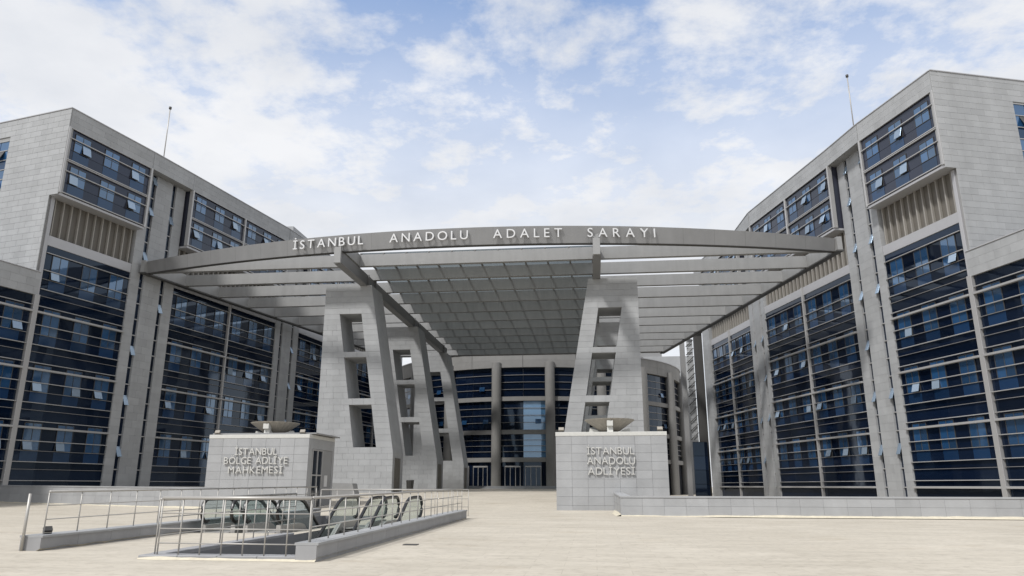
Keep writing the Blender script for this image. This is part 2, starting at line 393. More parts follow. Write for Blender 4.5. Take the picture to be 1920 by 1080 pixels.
def top_box(seg, s0, s1, par, nb, mul_at=()):
    """two projecting upper storeys with a soffit lip"""
    z0, z1 = ZB0, ZB1; fh = (ZB1 - ZB0 - 0.09) / 2
    seg.box('box_soffit', s0, s1, -0.2, BOXP + 0.10, z0 - 0.12, z0 + 0.06, 'band', par)
    seg.box('box_backing', s0 + 0.03, s1 - 0.03, -0.1, BOXP - 0.10, z0 + 0.07, z1, 'boxpanel', par)
    for fl in range(2):
        zb = z0 + 0.10 + fl * fh; zt = zb + fh - 0.02
        rows = [(zb, zb + 0.90), (zb + 0.90, zb + 1.62), (zb + 1.62, zt)]
        W_ = (s1 - s0) / nb
        for q in range(nb):
            for (a, e) in rows: seg.box('box_panel', s0 + q * W_ + 0.02, s0 + (q + 1) * W_ - 0.02, BOXP - 0.09, BOXP, a + 0.006, e - 0.006, 'boxpanel', par)
            for i, (a, e) in enumerate(WC):
                a, e = s0 + q * W_ + a * W_ / 7.75, s0 + q * W_ + e * W_ / 7.75
                seg.box('spandrel_pane', a, e, BOXP + 0.003, BOXP + 0.02, zb + 0.14, zb + 0.88, 'span', par)
                op = {random.choice((0, 1))} if random.random() < 0.62 else set()
                window(seg, a, e, zb + 0.92, zb + 1.60, zb + 2.30, BOXP + 0.004, par, op)
        for z in (zb + 0.07, zb + 1.78, zt - 0.03): seg.box('glazing_bar', s0, s1, BOXP + 0.05, BOXP + 0.16, z - 0.035, z + 0.035, 'fin', par)
    for s in (s0, s1) + tuple(mul_at): seg.box('box_mullion', s - 0.09, s + 0.09, BOXP - 0.2, BOXP + 0.18, z0 + 0.06, z1, 'fin', par)
def shaft(seg, s0, s1, par, parts, cubes):
    """stair shaft: stone piers with slot glazing between"""
    top = ZB1
    L_ = s1 - s0
    for (a, e, kind) in parts:
        a, e = s0 + a * L_, s0 + e * L_
        if kind == 'p': piers(seg, a, e, -0.6, top, 0.10, cubes)
        elif kind == 'P': piers(seg, a, e, -0.6, top, 0.12, cubes)
        else:
            seg.box('slot_glass', a + 0.002, e - 0.002, -0.12, -0.06, -0.6, top, 'glass', par)
            z = 1.4
            while z < top - 1:
                seg.box('slot_bar', a + 0.003, e - 0.003, -0.058, 0.04, z - 0.04, z + 0.04, 'fin', par); z += 1.33
            for h in (1.4, 5.4, 9.4, 13.4, 17.4, 21.4, 24.2):
                if random.random() < 0.8:
                    o = bpy.data.objects.new('sash', box_mesh(max(e - a - 0.04, 0.2), 0.05, 0.85, 'sash'))
                    link(o, Matrix.Translation(seg.at((a + e) / 2, 0.12, h + 2.7)) @ seg.rot @ Matrix.Rotation(R(22) * -seg.side, 4, 'X'), par)
def piers(seg, s0, s1, z0, z1, n_, cubes):
    cubes['core'].append(seg.cube(s0 + 0.01, s1 - 0.01, -0.9, n_ - 0.03, z0, z1))
    z = z0; hgt = 0.6; w_ = s1 - s0; r = 0
    while z < z1 - 0.02:
        e = min(z + hgt, z1)
        cuts = [s0, s1] if w_ < 1.3 else ([s0, s0 + w_ * (0.38 if r % 2 else 0.62), s1])
        for a, c in zip(cuts, cuts[1:]): cubes['panel'].append(seg.cube(a + 0.004, c - 0.004, -0.4, n_, z + 0.004, e - 0.004))
        z = e; r += 1
def panel_wall(seg, rect, n_, par, skip=(), pw=1.1, ph=0.46, name='stone_panel', m='stone'):
    s0, s1, z0, z1 = rect; z = z0; r = 0
    while z < z1 - 0.05:
        e = min(z + ph, z1); s = s0 - (pw / 2 if r % 2 else 0)
        while s < s1 - 0.02:
            a, c = max(s, s0), min(s + pw, s1); s += pw
            if c - a < 0.05: continue
            if any(a < k[1] - 0.02 and c > k[0] + 0.02 and z < k[3] - 0.02 and e > k[2] + 0.02 for k in skip):
                # trim against the opening
                for k in skip:
                    if a < k[1] and c > k[0] and z < k[3] - 0.02 and e > k[2] + 0.02:
                        for (a2, c2) in ((a, min(c, k[0])), (max(a, k[1]), c)):
                            if c2 - a2 > 0.08: seg.box(name, a2 + 0.004, c2 - 0.004, n_ - 0.06, n_, z + 0.004, e - 0.004, m, par)
                continue
            seg.box(name, a + 0.004, c - 0.004, n_ - 0.06, n_, z + 0.004, e - 0.004, m, par)
        z = e; r += 1
def office(pts, side, label, nC, endwin):
    A0, A1, B0, B1, B2, C0, C1 = [Vector((*p, 0)) for p in pts]
    par = thing('office_building', label, 'building', (A0.x, A0.y, 0), 'office wings flanking the entrance')
    cubes = {'core': [], 'panel': []}
    sA = Seg(A0.xy, A1.xy, side); sG1 = Seg(A1.xy, B0.xy, side); sB = Seg(B0.xy, B2.xy, side); sG2 = Seg(B2.xy, C0.xy, side); sC = Seg(C0.xy, C1.xy, side)
    D = 18.0
    # bay A
    sub_bay(sA, 0.18, sA.len, par, 18.37); louvres(sA, 0.0, sA.len - 0.0, par); top_box(sA, -0.28, sA.len - 0.05, par, 1)
    sA.box('edge_mullion', -0.22, 0.16, -0.25, 0.22, -0.6, 14.62, 'fin', par)
    sA.box('edge_trim', -0.16, 0.12, -0.2, 0.12, 14.64, 22.0, 'band', par)
    # low wing towards the camera
    sub_bay(sA, -8.0, -0.24, par, 14.55); sub_bay(sA, -16.0, -8.2, par, 14.55)
    sA.box('edge_mullion', -8.2, -8.0, -0.25, 0.2, -0.6, 14.55, 'fin', par)
    joined('low_wing_core', [sA.cube(-16, -0.3, -D, -0.2, -0.6, 15.9)], 'core', par)
    z = 14.57
    for r_ in range(3):
        s = -16.0 + (0.6 if r_ % 2 else 0)
        while s < -0.02:
            c = min(s + 1.2, -0.02); cubes['panel'].append(sA.cube(s + 0.004, c - 0.004, -0.35, 0.14, z + 0.004, z + 0.546)); s += 1.2
        z += 0.55
    sA.box('wing_coping', -16.0, -0.02, -0.6, 0.19, 16.23, 16.29, 'band', par)
    # shaft A-B
    PARTS = [(0, 0.20, 'p'), (0.20, 0.295, 'g'), (0.295, 0.68, 'P'), (0.68, 0.775, 'g'), (0.775, 1.0, 'p')]
    shaft(sG1, 0, sG1.len, par, PARTS, cubes)
    # bay B (two modules)
    hb = sB.len / 2
    sub_bay(sB, 0.0, hb - 0.08, par, 18.37); sub_bay(sB, hb + 0.08, sB.len, par, 18.37)
    sB.box('bay_mullion', hb - 0.09, hb + 0.09, -0.2, 0.22, -0.6, 19.1, 'fin', par)
    louvres(sB, 0.0, sB.len, par); top_box(sB, 0.1, sB.len - 0.05, par, 2, (hb,))
    shaft(sG2, 0, sG2.len, par, PARTS, cubes)
    hc = sC.len / nC
    for q in range(nC):
        sub_bay(sC, q * hc + (0.08 if q else 0), (q + 1) * hc - 0.08, par, 18.37, p_open=0.3)
        if q: sC.box('bay_mullion', q * hc - 0.09, q * hc + 0.09, -0.2, 0.22, -0.6, 19.1, 'fin', par)
    louvres(sC, 0.0, sC.len, par); top_box(sC, 0.1, sC.len - 0.05, par, nC, tuple(q * hc for q in range(1, nC)))
    piers(sC, sC.len, sC.len + 2.3, -0.6, ZB1 - 0.05, 0.30, cubes)
    # body behind the glass
    for sg, a, e in ((sA, -0.25, sA.len), (sG1, 0, sG1.len), (sB, 0, sB.len), (sG2, 0, sG2.len), (sC, 0, sC.len + 2.3)):
        cubes['core'].append(sg.cube(a, e, -D, -0.45, -0.6, ZB1 - 0.05))
    # roof fascia, one run over all bays
    run = []
    for sg, a, e in ((sA, -0.30, sA.len), (sG1, 0, sG1.len), (sB, 0, sB.len), (sG2, 0, sG2.len), (sC, 0, sC.len + 2.3)):
        cubes['core'].append(sg.cube(a, e, -D, BOXP + 0.06, ZB1 + 0.01, WZ - 0.06))
        z = ZB1 + 0.01
        for r_ in range(3):
            s = a - (0.6 if r_ % 2 else 0); dz = (WZ - 0.04 - ZB1) / 3
            while s < e - 0.02:
                q0, q1 = max(s, a), min(s + 1.2, e)
                if q1 - q0 > 0.05: cubes['panel'].append(sg.cube(q0 + 0.004, q1 - 0.004, BOXP - 0.1, BOXP + 0.10, z + 0.004, z + dz - 0.004))
                s += 1.2
            z += dz
        sg.box('roof_coping', a - 0.02, e + 0.02, -0.5, BOXP + 0.15, WZ - 0.03, WZ + 0.05, 'band', par)
    joined('building_core', cubes['core'], 'core', par)
    pn = joined('stone_panels', cubes['panel'], 'stone_i', par); pn['kind'] = 'stuff'
    # end wall facing the camera
    e0 = sA.at(-0.30, BOXP + 0.10, 0); e1 = sA.at(-0.30, -D, 0)
    # run so that the outward normal points to the camera
    sE = Seg(e0.xy, e1.xy, side)
    if sE.n.y > 0: sE = Seg(e0.xy, e1.xy, -side)
    Le = sE.len
    ws, we, wb, wt = endwin
    skip = [(ws, we, wb, wt), (-0.1, BOXP + 0.02, 15.0, 22.0)]
    panel_wall(sE, (0.0, Le, 15.6, WZ - 0.03), 0.10, par, skip)
    joined('end_wall_core', [sE.cube(BOXP + 0.12, Le, -0.4, 0.03, 15.6, WZ - 0.06), sE.cube(0.01, BOXP + 0.12, -0.3, 0.03, 22.05, WZ - 0.06)], 'core', par)
    sE.box('roof_coping', -0.03, Le, -0.4, 0.15, WZ - 0.03, WZ + 0.051, 'band', par)
    # end wall windows
    sE.box('window_recess', ws, we, 0.032, 0.045, wb, wt, 'glass', par)
    rows = int(round((wt - wb) / 0.82)); hz = (wt - wb) / rows
    for i in range(rows + 1): sE.box('glazing_bar', ws, we, 0.05, 0.13, wb + i * hz - 0.03, wb + i * hz + 0.03, 'fin', par)
    ncol = int((we - ws) / 0.75); cw = (we - ws) / ncol
    for i in range(rows):
        for c in range(ncol):
            sE.box('pane', ws + c * cw + 0.025, ws + (c + 1) * cw - 0.025, 0.05, 0.07, wb + i * hz + 0.03, wb + (i + 1) * hz - 0.03, 'win' if i not in (rows // 2,) else 'span', par)
    for (c, i) in ((0, rows // 2 + 1), (0, 0)):
        o = bpy.data.objects.new('sash', box_mesh(cw - 0.05, 0.05, hz - 0.05, 'steel'))
        link(o, Matrix.Translation(sE.at(ws + (c + 0.5) * cw + 0.3, 0.24, wb + (i + 0.5) * hz)) @ sE.rot @ Matrix.Rotation(R(24) * -sE.side, 4, 'X'), par)
    return par, sA, sG1, sB, sC
LP = [(-39.05, 46.65), (-37.35, 54.15), (-36.42, 58.95), (-35.05, 66.5), (-33.62, 74.1), (-33.15, 79.2), (-29.6, 108.0)]
RP = [(24.6, 48.8), (22.35, 56.1), (21.35, 60.6), (19.6, 68.2), (17.75, 75.3), (17.4, 80.9), (15.0, 92.7)]
offL = office(LP, 1, 'long glass and stone office wing on the left with stepped upper box', 4, (6.0, 9.6, 23.2, 27.2))
WZ, ZB0, ZB1 = 29.3, 22.2, 27.8
offR = office(RP, -1, 'long glass and stone office wing on the right with brighter sunlit piers', 2, (6.35, 9.9, 22.9, 27.4))

# ------------------------------------------------------------------ rotunda behind the canopy
RC = Vector((-9.7, 128.0, 0)); RR = 24.5
rot = thing('rotunda_building', 'round grey entrance hall with tall columns behind the canopy', 'building', (-9.7, 103.5, 1.48))
def rp(a, r, z): return Vector((RC.x + r * math.sin(a), RC.y - r * math.cos(a), z))
def ring(name, a0, a1, r0, r1, z0, z1, m, parent, k=4):
    v, f = [], []
    for i in range(k + 1):
        a = a0 + (a1 - a0) * i / k; v += [rp(a, r0, z0), rp(a, r1, z0), rp(a, r1, z1), rp(a, r0, z1)]
    for i in range(k):
        o = 4 * i
        for q in range(4): f.append((o + q, o + (q + 1) % 4, o + 4 + (q + 1) % 4, o + 4 + q))
    f += [(3, 2, 1, 0), (4 * k, 4 * k + 1, 4 * k + 2, 4 * k + 3)]
    return raw(name, v, f, m, parent)
ST = R(17.8)
ring('drum_core', -1.75, 1.75, RR - 2.5, RR - 0.55, -0.5, 19.8, 'core', rot, 60)
for q in range(-6, 6):
    for (z0, z1) in ((17.8, 18.85), (18.86, 19.9)): ring('lintel_panel', q * ST / 1 + 0.001, (q + 1) * ST - 0.001, RR - 1.0, RR + 0.02, z0, z1, 'concrete', rot, 5)
ring('roof_coping', -1.75, 1.75, RR - 0.8, RR + 0.12, 19.902, 20.02, 'band', rot, 60)
lev = [0.1, 4.7, 8.48, 13.1, 17.8]
for q in range(-4, 6):
    a0 = (q - 0.5) * ST; a1 = a0 + ST
    cpos = rp(a0, RR + 0.05, -0.4)
    v, f = [], []
    for i in range(20):
        an = 2 * math.pi * i / 20; v += [cpos + Vector((0.68 * math.cos(an), 0.68 * math.sin(an), 0)), cpos + Vector((0.68 * math.cos(an), 0.68 * math.sin(an), 18.9))]
    f = [(2 * i, 2 * ((i + 1) % 20), 2 * ((i + 1) % 20) + 1, 2 * i + 1) for i in range(20)] + [[2 * i + 1 for i in range(20)]]
    raw('column', v, f, 'concrete', rot, False)
    for k_, (z0, z1) in enumerate(zip(lev, lev[1:])):
        if k_ > 0: ring('floor_band', a0, a1, RR - 0.5, RR - 0.12, z0 - 0.02, z0 + 0.58, 'concrete', rot, 6)
        zb = z0 + (0.6 if k_ else 0.0); rows = 4 if k_ else 1; hz = (z1 - 0.02 - zb) / rows
        for r_ in range(rows):
            for hh in range(2):
                b0 = a0 + (a1 - a0) * hh / 2; b1 = a0 + (a1 - a0) * (hh + 1) / 2
                bright = (q == 0 and hh == 1 and ((k_ == 2 and r_ in (0, 1, 2, 3)) or (k_ == 1 and r_ in (0, 1, 2, 3))))  # half bay that gets the painted sky reflection
                ring('glass_pane', b0 + 0.001, b1 - 0.001, RR - 0.52, RR - 0.46, zb + r_ * hz + 0.01, zb + (r_ + 1) * hz - 0.01, 'hallsky' if bright else 'glass', rot, 3)
            if r_ and k_: ring('glazing_bar', a0, a1, RR - 0.44, RR - 0.34, zb + r_ * hz - 0.03, zb + r_ * hz + 0.03, 'findim', rot, 6)
    # mullions and a couple of open sashes
    for k_, mm in ((2, 0.33), (3, 0.7), (2, 0.78)):
        if random.random() < 0.75:
            a = a0 + ST * mm; o = bpy.data.objects.new('sash', box_mesh(0.8, 0.05, 0.6, 'win'))
            link(o, Matrix.Translation(rp(a, RR - 0.25, lev[k_] + 1.75)) @ Matrix.Rotation(a, 4, 'Z') @ Matrix.Rotation(R(-9), 4, 'X'), rot)
    # doors
    if -2 <= q <= 1:
        for mm in (0.3, 0.68):
            a = a0 + ST * mm; c = rp(a, RR - 0.40, 0); Mx = Matrix.Translation(c) @ Matrix.Rotation(a, 4, 'Z')
            def loc(nm, x0, x1, z0, z1, y0, y1, m_, pr):
                o = bpy.data.objects.new(nm, box_mesh(x1 - x0, y1 - y0, z1 - z0, m_)); return link(o, Mx @ Matrix.Translation(((x0 + x1) / 2, (y0 + y1) / 2, (z0 + z1) / 2)), pr)
            dr = loc('door', -1.1, 1.1, 3.98, 4.18, -0.14, 0.0, 'fin', rot)
            for x in (-1.1, -0.37, 0.37, 1.02): loc('jamb', x, x + 0.08, 1.49, 3.97, -0.13, 0.0, 'fin', dr)
            for x in (-1.01, -0.28, 0.46): loc('leaf', x, x + 0.55, 1.5, 3.96, -0.07, -0.04, 'glass', dr)
# things behind and beside the rotunda
box_ = tag(box('rear_block', (9.0, 128, 0.0), (17.5, 138, 23.1), 'stone'), 'plain grey stone block rising behind the rotunda beside the lift', 'building')
tag(box('roof_plant', (8.6, 128.5, 23.104), (12.2, 133, 24.7), 'roofgrey'), 'dark grey plant box on the roof behind the canopy', 'roof plant')
lt = thing('lift_tower', 'dark steel lift mast with white lattice and blue glass base', 'lift', (13.6, 98, 0.16))
box('mast', (13.55, 97.8, -0.3), (14.6, 98.6, 21.2), 'steel', lt)
box('head_beam', (12.2, 97.4, 21.2), (15.2, 98.7, 21.9), 'steel', lt)
box('side_post', (11.75, 98.2, -0.3), (12.35, 98.9, 20.4), 'roofgrey', lt)
for i in range(24):
    z = 7.2 + i * 0.55
    box('lattice_panel', (12.62, 98.3, z), (13.4, 98.36, z + 0.5), 'stone', lt)
    if i % 2 == 0: tube('brace', [(12.5, 98.15, z), (13.45, 98.15, z + 0.9)], 0.06, 'steel', lt, 6)
for k_ in range(4): box('glass_pane', (12.5, 97.2, 0.0 + k_ * 1.72), (14.3, 97.25, k_ * 1.72 + 1.68), 'glass', lt)
box('cab', (12.55, 97.3, -0.3), (14.2, 97.75, 6.9), 'void', lt)

# ------------------------------------------------------------------ portal towers
AX = -8.95
ZT = 17.5
def inner(z): return 8.88 - (8.88 - 6.5) * (-1) * 0 if False else (6.5 if z <= 4.0 else 6.5 + (8.88 - 6.5) * (z - 4.0) / (ZT - 4.0))
OUT = 12.75
OPEN = [(4.4, 7.7), (8.2, 11.5), (11.95, 15.1)]
def op_out(z): return 9.70 + (11.45 - 9.70) * (z - 4.4) / (15.1 - 4.4)     # distance of the outer opening edge from the axis
def op_in(z): return op_out(z) - 1.83
def tower(side, Y, label, pieces, yth=3.1):
    zb = gz(Y) - 0.3
    par = thing('portal_tower', label, 'tower', (AX + side * 10, Y, gz(Y)), 'leaning stone towers carrying the canopy')
    def X(d): return AX + side * d
    cells = []
    zc = sorted([zb, 4.0, ZT] + [z for o in OPEN for z in o])
    for a, e in zip(zc, zc[1:]):
        mid_ = (a + e) / 2; o = [k for k in OPEN if k[0] < mid_ < k[1]]
        spans = [((inner(a), inner(e)), (op_in(a), op_in(e))), ((op_out(a), op_out(e)), (OUT, OUT))] if o else [((inner(a), inner(e)), (OUT, OUT))]
        for (i0, i1), (o0, o1) in spans:
            cells.append([(X(i0), Y, a), (X(o0), Y, a), (X(o0), Y + yth, a), (X(i0), Y + yth, a), (X(i1), Y, e), (X(o1), Y, e), (X(o1), Y + yth, e), (X(i1), Y + yth, e)])
    v, f = [], []
    for c in cells:
        o = len(v); v += c; f += [[i + o for i in q] for q in CUBE_F]
    raw('core', v, f, 'stone_i', par)
    # facing panels, course by course
    bounds = [zb] + [z for o in OPEN for z in o] + [ZT]
    quads = []; r_ = 0
    for a, e in zip(bounds, bounds[1:]):
        nr = max(1, int(round((e - a) / 0.47))); h = (e - a) / nr
        isop = any(abs(o[0] - a) < 1e-3 for o in OPEN)
        for i in range(nr):
            z0, z1 = a + i * h, a + (i + 1) * h; r_ += 1
            spans = [((inner(z0), inner(z1)), (op_in(z0), op_in(z1))), ((op_out(z0), op_out(z1)), (OUT, OUT))] if isop else [((inner(z0), inner(z1)), (OUT, OUT))]
            for (i0, i1), (o0, o1) in spans:
                wd = (o0 - i0 + o1 - i1) / 2; ncol = max(1, int(round(wd / 0.95))); cut = [0.0] + [(c + (0.5 if r_ % 2 else 0.0)) / ncol for c in range(1, ncol)] + [1.0]
                if r_ % 2 and ncol > 1: cut = [0.0, 0.5 / ncol] + cut[1:]
                for c0, c1 in zip(cut, cut[1:]):
                    gp = 0.005
                    p = [i0 + (o0 - i0) * c0 + gp, i0 + (o0 - i0) * c1 - gp, i1 + (o1 - i1) * c1 - gp, i1 + (o1 - i1) * c0 + gp]
                    quads.append([(X(p[0]), z0 + gp), (X(p[1]), z0 + gp), (X(p[2]), z1 - gp), (X(p[3]), z1 - gp)])
    def slab(q):
        pr = random.uniform(0.028, 0.045)
        return [(x, y, z) for y in (Y - pr, Y + 0.01) for (x, z) in q]
    fc = [(0, 1, 2, 3), (7, 6, 5, 4), (0, 4, 5, 1), (1, 5, 6, 2), (2, 6, 7, 3), (3, 7, 4, 0)]
    if pieces:
        for q in quads: raw('stone_panel', slab(q), fc, 'stone', par)
    else:
        v, f = [], []
        for q in quads:
            o = len(v); v += slab(q); f += [[i + o for i in k] for k in fc]
        raw('stone_panels', v, f, 'stone_i', par)['kind'] = 'stuff'
    # service door in the inner side at the foot
    xi = X(6.5)
    dd = box('door', (min(xi, xi - side * 0.03), Y + 0.55, zb + 0.3), (max(xi, xi - side * 0.03), Y + 2.2, 3.6), 'louvre', par)
    box('handle', (xi - side * 0.04 - 0.03, Y + 0.7, zb + 1.3), (xi - side * 0.04 + 0.03, Y + 0.85, zb + 1.36), 'steel', dd)
    return par
tower(-1, 57, 'nearest left stone tower with three leaning openings, behind the sign block', True)
tower(-1, 73.5, 'second stone tower of the left row, half hidden by the nearest', True)
tower(-1, 89, 'farthest stone tower of the left row, next to the glass rotunda', False)
tower(1, 57, 'nearest right stone tower leaning inwards, behind the right sign block', True)
tower(1, 73.5, 'second tower of the right row, seen through the nearest tower openings', False)
tower(1, 89, 'last tower of the right row, hidden behind the nearer two', False)

# ------------------------------------------------------------------ canopy
can = thing('entrance_canopy', 'huge grey steel canopy with curved fascia and white lettering over the entrance', 'canopy', (AX, 55, 17.5))
def half(Y): return 27.4 - 0.215 * (Y - 55)
ZC, ZK = 18.56, 19.52
def cross(Y, th=0.42):
    h0, h1 = half(Y), half(Y + th)
    v = [(AX - h0, Y, ZC), (AX + h0, Y, ZC), (AX + h1, Y + th, ZC), (AX - h1, Y + th, ZC)]
    v += [(x, y, ZK) for x, y, z in v]
    return raw('cross_beam', v, CUBE_F, 'canopy', can)
BY = [55 + 4.2 * k for k in range(11)]
for y in BY: cross(y + 0.03)
# side beams
for s in (-1, 1):
    y0, y1 = 54.6, 98.2; a, c = half(y0), half(y1)
    v = [(AX + s * (a), y0, ZC - 0.03), (AX + s * (a + 0.35), y0, ZC - 0.03), (AX + s * (c + 0.35), y1, ZC - 0.03), (AX + s * c, y1, ZC - 0.03)]
    v += [(x, y, ZK + 0.03) for x, y, z in v]
    raw('side_beam', v, CUBE_F, 'canopy', can)
    v = [(AX + s * (a - 0.05), y0, ZC - 0.14), (AX + s * (a + 0.45), y0, ZC - 0.14), (AX + s * (c + 0.45), y1, ZC - 0.14), (AX + s * (c - 0.05), y1, ZC - 0.14)]
    v += [(x, y, ZC - 0.034) for x, y, z in v]
    raw('bottom_flange', v, CUBE_F, 'steel', can)
    # longitudinal beam on the towers
    xb = AX + s * 9.55
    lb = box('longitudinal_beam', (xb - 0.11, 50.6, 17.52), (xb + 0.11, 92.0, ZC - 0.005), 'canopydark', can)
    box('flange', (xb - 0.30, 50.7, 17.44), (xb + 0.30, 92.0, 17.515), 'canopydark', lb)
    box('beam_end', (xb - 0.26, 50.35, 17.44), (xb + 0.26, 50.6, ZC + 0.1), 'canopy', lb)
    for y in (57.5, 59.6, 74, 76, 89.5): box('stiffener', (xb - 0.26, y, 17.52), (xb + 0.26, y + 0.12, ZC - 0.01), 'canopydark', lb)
    for y in (51.0, 53.0): box('outrigger', (xb - 0.2, y, ZC), (xb + 0.2, y + 2.0 if y > 52 else 52.99, ZK), 'canopy', can)
box('rear_beam', (AX - half(98), 97.8, ZC), (AX + half(98), 98.15, ZK), 'canopy', can)
# curved fascia: circle through tips and front centre
Hc, Sg = 27.7, 4.5; RF = (Hc * Hc + Sg * Sg) / (2 * Sg); FC = 50.35 + RF; AM = math.asin(Hc / RF)
def fp(a, r, z): return Vector((AX + r * math.sin(a), FC - r * math.cos(a), z))
v, f = [], []; K = 72
for i in range(K + 1):
    a = -AM + 2 * AM * i / K; tt = abs(a) / AM; zt = 19.80 - 0.35 * tt ** 2
    v += [fp(a, RF - 0.25, ZC - 0.02), fp(a, RF, zt), fp(a, RF - 0.45, zt), fp(a, RF - 0.6, ZC - 0.02)]  # lower edge set back, leaned to take less sun and look darker
for i in range(K):
    o = 4 * i
    for q in range(4): f.append((o + q, o + (q + 1) % 4, o + 4 + (q + 1) % 4, o + 4 + q))
f += [(3, 2, 1, 0), (4 * K, 4 * K + 1, 4 * K + 2, 4 * K + 3)]
fas = raw('curved_fascia', v, f, 'fascia', can)
v, f = [], []
for i in range(K + 1):
    a = -AM + 2 * AM * i / K
    v += [fp(a, RF - 0.24, ZC - 0.055), fp(a, RF - 0.24, ZC - 0.024), fp(a, RF - 0.65, ZC - 0.024), fp(a, RF - 0.65, ZC - 0.055)]
for i in range(K):
    o = 4 * i
    for q in range(4): f.append((o + q, o + (q + 1) % 4, o + 4 + (q + 1) % 4, o + 4 + q))
raw('bottom_flange', v, f, 'steel', fas)
# lettering, each letter stands on the fascia
for word, x0, x1 in (('İSTANBUL', -22.35, -16.65), ('ANADOLU', -14.6, -8.7), ('ADALET', -6.85, -1.85), ('SARAYI', -0.02, 4.85)):
    for me, x, cx, kx in layout(word, 0.98, 0.12, 'letter', x0, x1):
        a = math.asin((x - AX) / RF)
        o = bpy.data.objects.new('letter', me); c = fp(a, RF + 0.07, 18.88)
        link(o, Matrix.Translation(c) @ Matrix.Rotation(a, 4, 'Z') @ Matrix.Rotation(R(90), 4, 'X') @ Matrix.Scale(kx, 4, (1, 0, 0)) @ Matrix.Translation((-cx, 0, 0)), can)
# glazed middle roof on purlins
nP = 11; x0r, x1r = AX - 9.3, AX + 9.3; dx = (x1r - x0r) / (nP - 1)
for i in range(nP):
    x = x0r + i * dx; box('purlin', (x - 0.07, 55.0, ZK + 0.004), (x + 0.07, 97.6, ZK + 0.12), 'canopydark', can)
for i in range(nP - 1):
    for j in range(len(BY) - 1):
        y0 = 55.1 if j == 0 else BY[j] + 0.02
        box('roof_panel', (x0r + i * dx + 0.02, y0, ZK + 0.13), (x0r + (i + 1) * dx - 0.02, BY[j + 1] - 0.0, ZK + 0.15), 'roofglass', can)

# ------------------------------------------------------------------ sign blocks
def sign_block(x0, x1, rows, label, door):
    z0, z1, y0, y1 = gz(41) - 0.2, 4.12, 41.0, 45.2
    par = thing('sign_block', label, 'sign block', ((x0 + x1) / 2, y0, gz(41)), 'stone blocks bearing the courthouse names')
    box('core', (x0 + 0.03, y0 + 0.03, z0), (x1 - 0.03, y1, z1), 'blockcore', par)
    nc, nr = 7, 9; w_, h_ = (x1 - x0) / nc, (z1 - z0) / nr
    for r_ in range(nr):
        for c in range(nc): box('stone_panel', (x0 + c * w_ + 0.004, y0 - random.uniform(0, .006), z0 + r_ * h_ + 0.004), (x0 + (c + 1) * w_ - 0.004, y0 + 0.028, z0 + (r_ + 1) * h_ - 0.004), 'block', par)
        for xs in (x0, x1):
            if xs == x1 and door: continue
            for c in range(5):
                q = (y1 - y0) / 5; box('stone_panel', (xs - (0.004 if xs == x0 else 0.026), y0 + 0.03 + c * q, z0 + r_ * h_ + 0.004), (xs + (0.026 if xs == x0 else 0.004), y0 + (c + 1) * q - 0.0, z0 + (r_ + 1) * h_ - 0.004), 'block', par)
    box('coping', (x0 - 0.015, y0 - 0.02, z1 + 0.003), (x1 + 0.015, y1 + 0.02, z1 + 0.22), 'white', par)
    if door:
        box('side_cladding', (x1 - 0.027, y0 + 0.03, z0), (x1 + 0.02, y0 + 0.55, z1), 'block', par)
        box('side_cladding', (x1 - 0.027, y1 - 0.3, z0), (x1 + 0.02, y1, z1), 'block', par)
        box('side_cladding', (x1 - 0.027, y0 + 0.56, 3.55), (x1 + 0.02, y1 - 0.31, z1), 'block', par)
        d = box('door', (x1 - 0.02, y0 + 0.6, z0 + 0.2), (x1 - 0.005, y0 + 2.2, 3.5), 'glass', par)
        for y in (0.58, 1.38, 2.16): box('frame', (x1 - 0.01, y0 + y, z0 + 0.2), (x1 + 0.05, y0 + y + 0.08, 3.52), 'fin', d)
        for z in (2.05, 3.46): box('frame', (x1 - 0.009, y0 + 0.66, z), (x1 + 0.045, y0 + 2.16, z + 0.08), 'fin', d)
        box('side_panel', (x1 - 0.02, y0 + 2.3, z0 + 0.2), (x1 - 0.002, y1 - 0.33, 3.5), 'roofgrey', par)
        box('notice', (x1 + 0.001, y0 + 2.75, 1.45), (x1 + 0.012, y0 + 3.25, 2.1), 'letter', par)
        box('roof_edge', (x0 - 0.05, y0 + 0.4, z1 + 0.25), (x1 + 0.25, y1 + 0.25, z1 + 0.33), 'roofgrey', par)
    for word, xa, xb, zl in rows:
        for me, x, cx, kx in layout(word, 0.56, 0.06, 'letter2', xa, xb):
            o = bpy.data.objects.new('letter', me)
            link(o, Matrix.Translation((x, y0 - 0.085, zl)) @ Matrix.Rotation(R(90), 4, 'X') @ Matrix.Scale(kx, 4, (1, 0, 0)) @ Matrix.Translation((-cx, 0, 0)), par)
    return par
sign_block(-21.95, -16.0, (('İSTANBUL', -20.3, -17.8, 3.20), ('BÖLGE ADLİYE', -20.9, -17.15, 2.70), ('MAHKEMESİ', -20.6, -17.4, 2.18)),
           'left grey stone sign block reading İSTANBUL BÖLGE ADLİYE MAHKEMESİ with glass side door', True)
sign_block(-2.05, 3.92, (('İSTANBUL', -0.38, 2.15, 3.14), ('ANADOLU', -0.38, 2.18, 2.62), ('ADLİYESİ', -0.35, 2.15, 2.08)),
           'right grey stone sign block reading İSTANBUL ANADOLU ADLİYESİ', False)
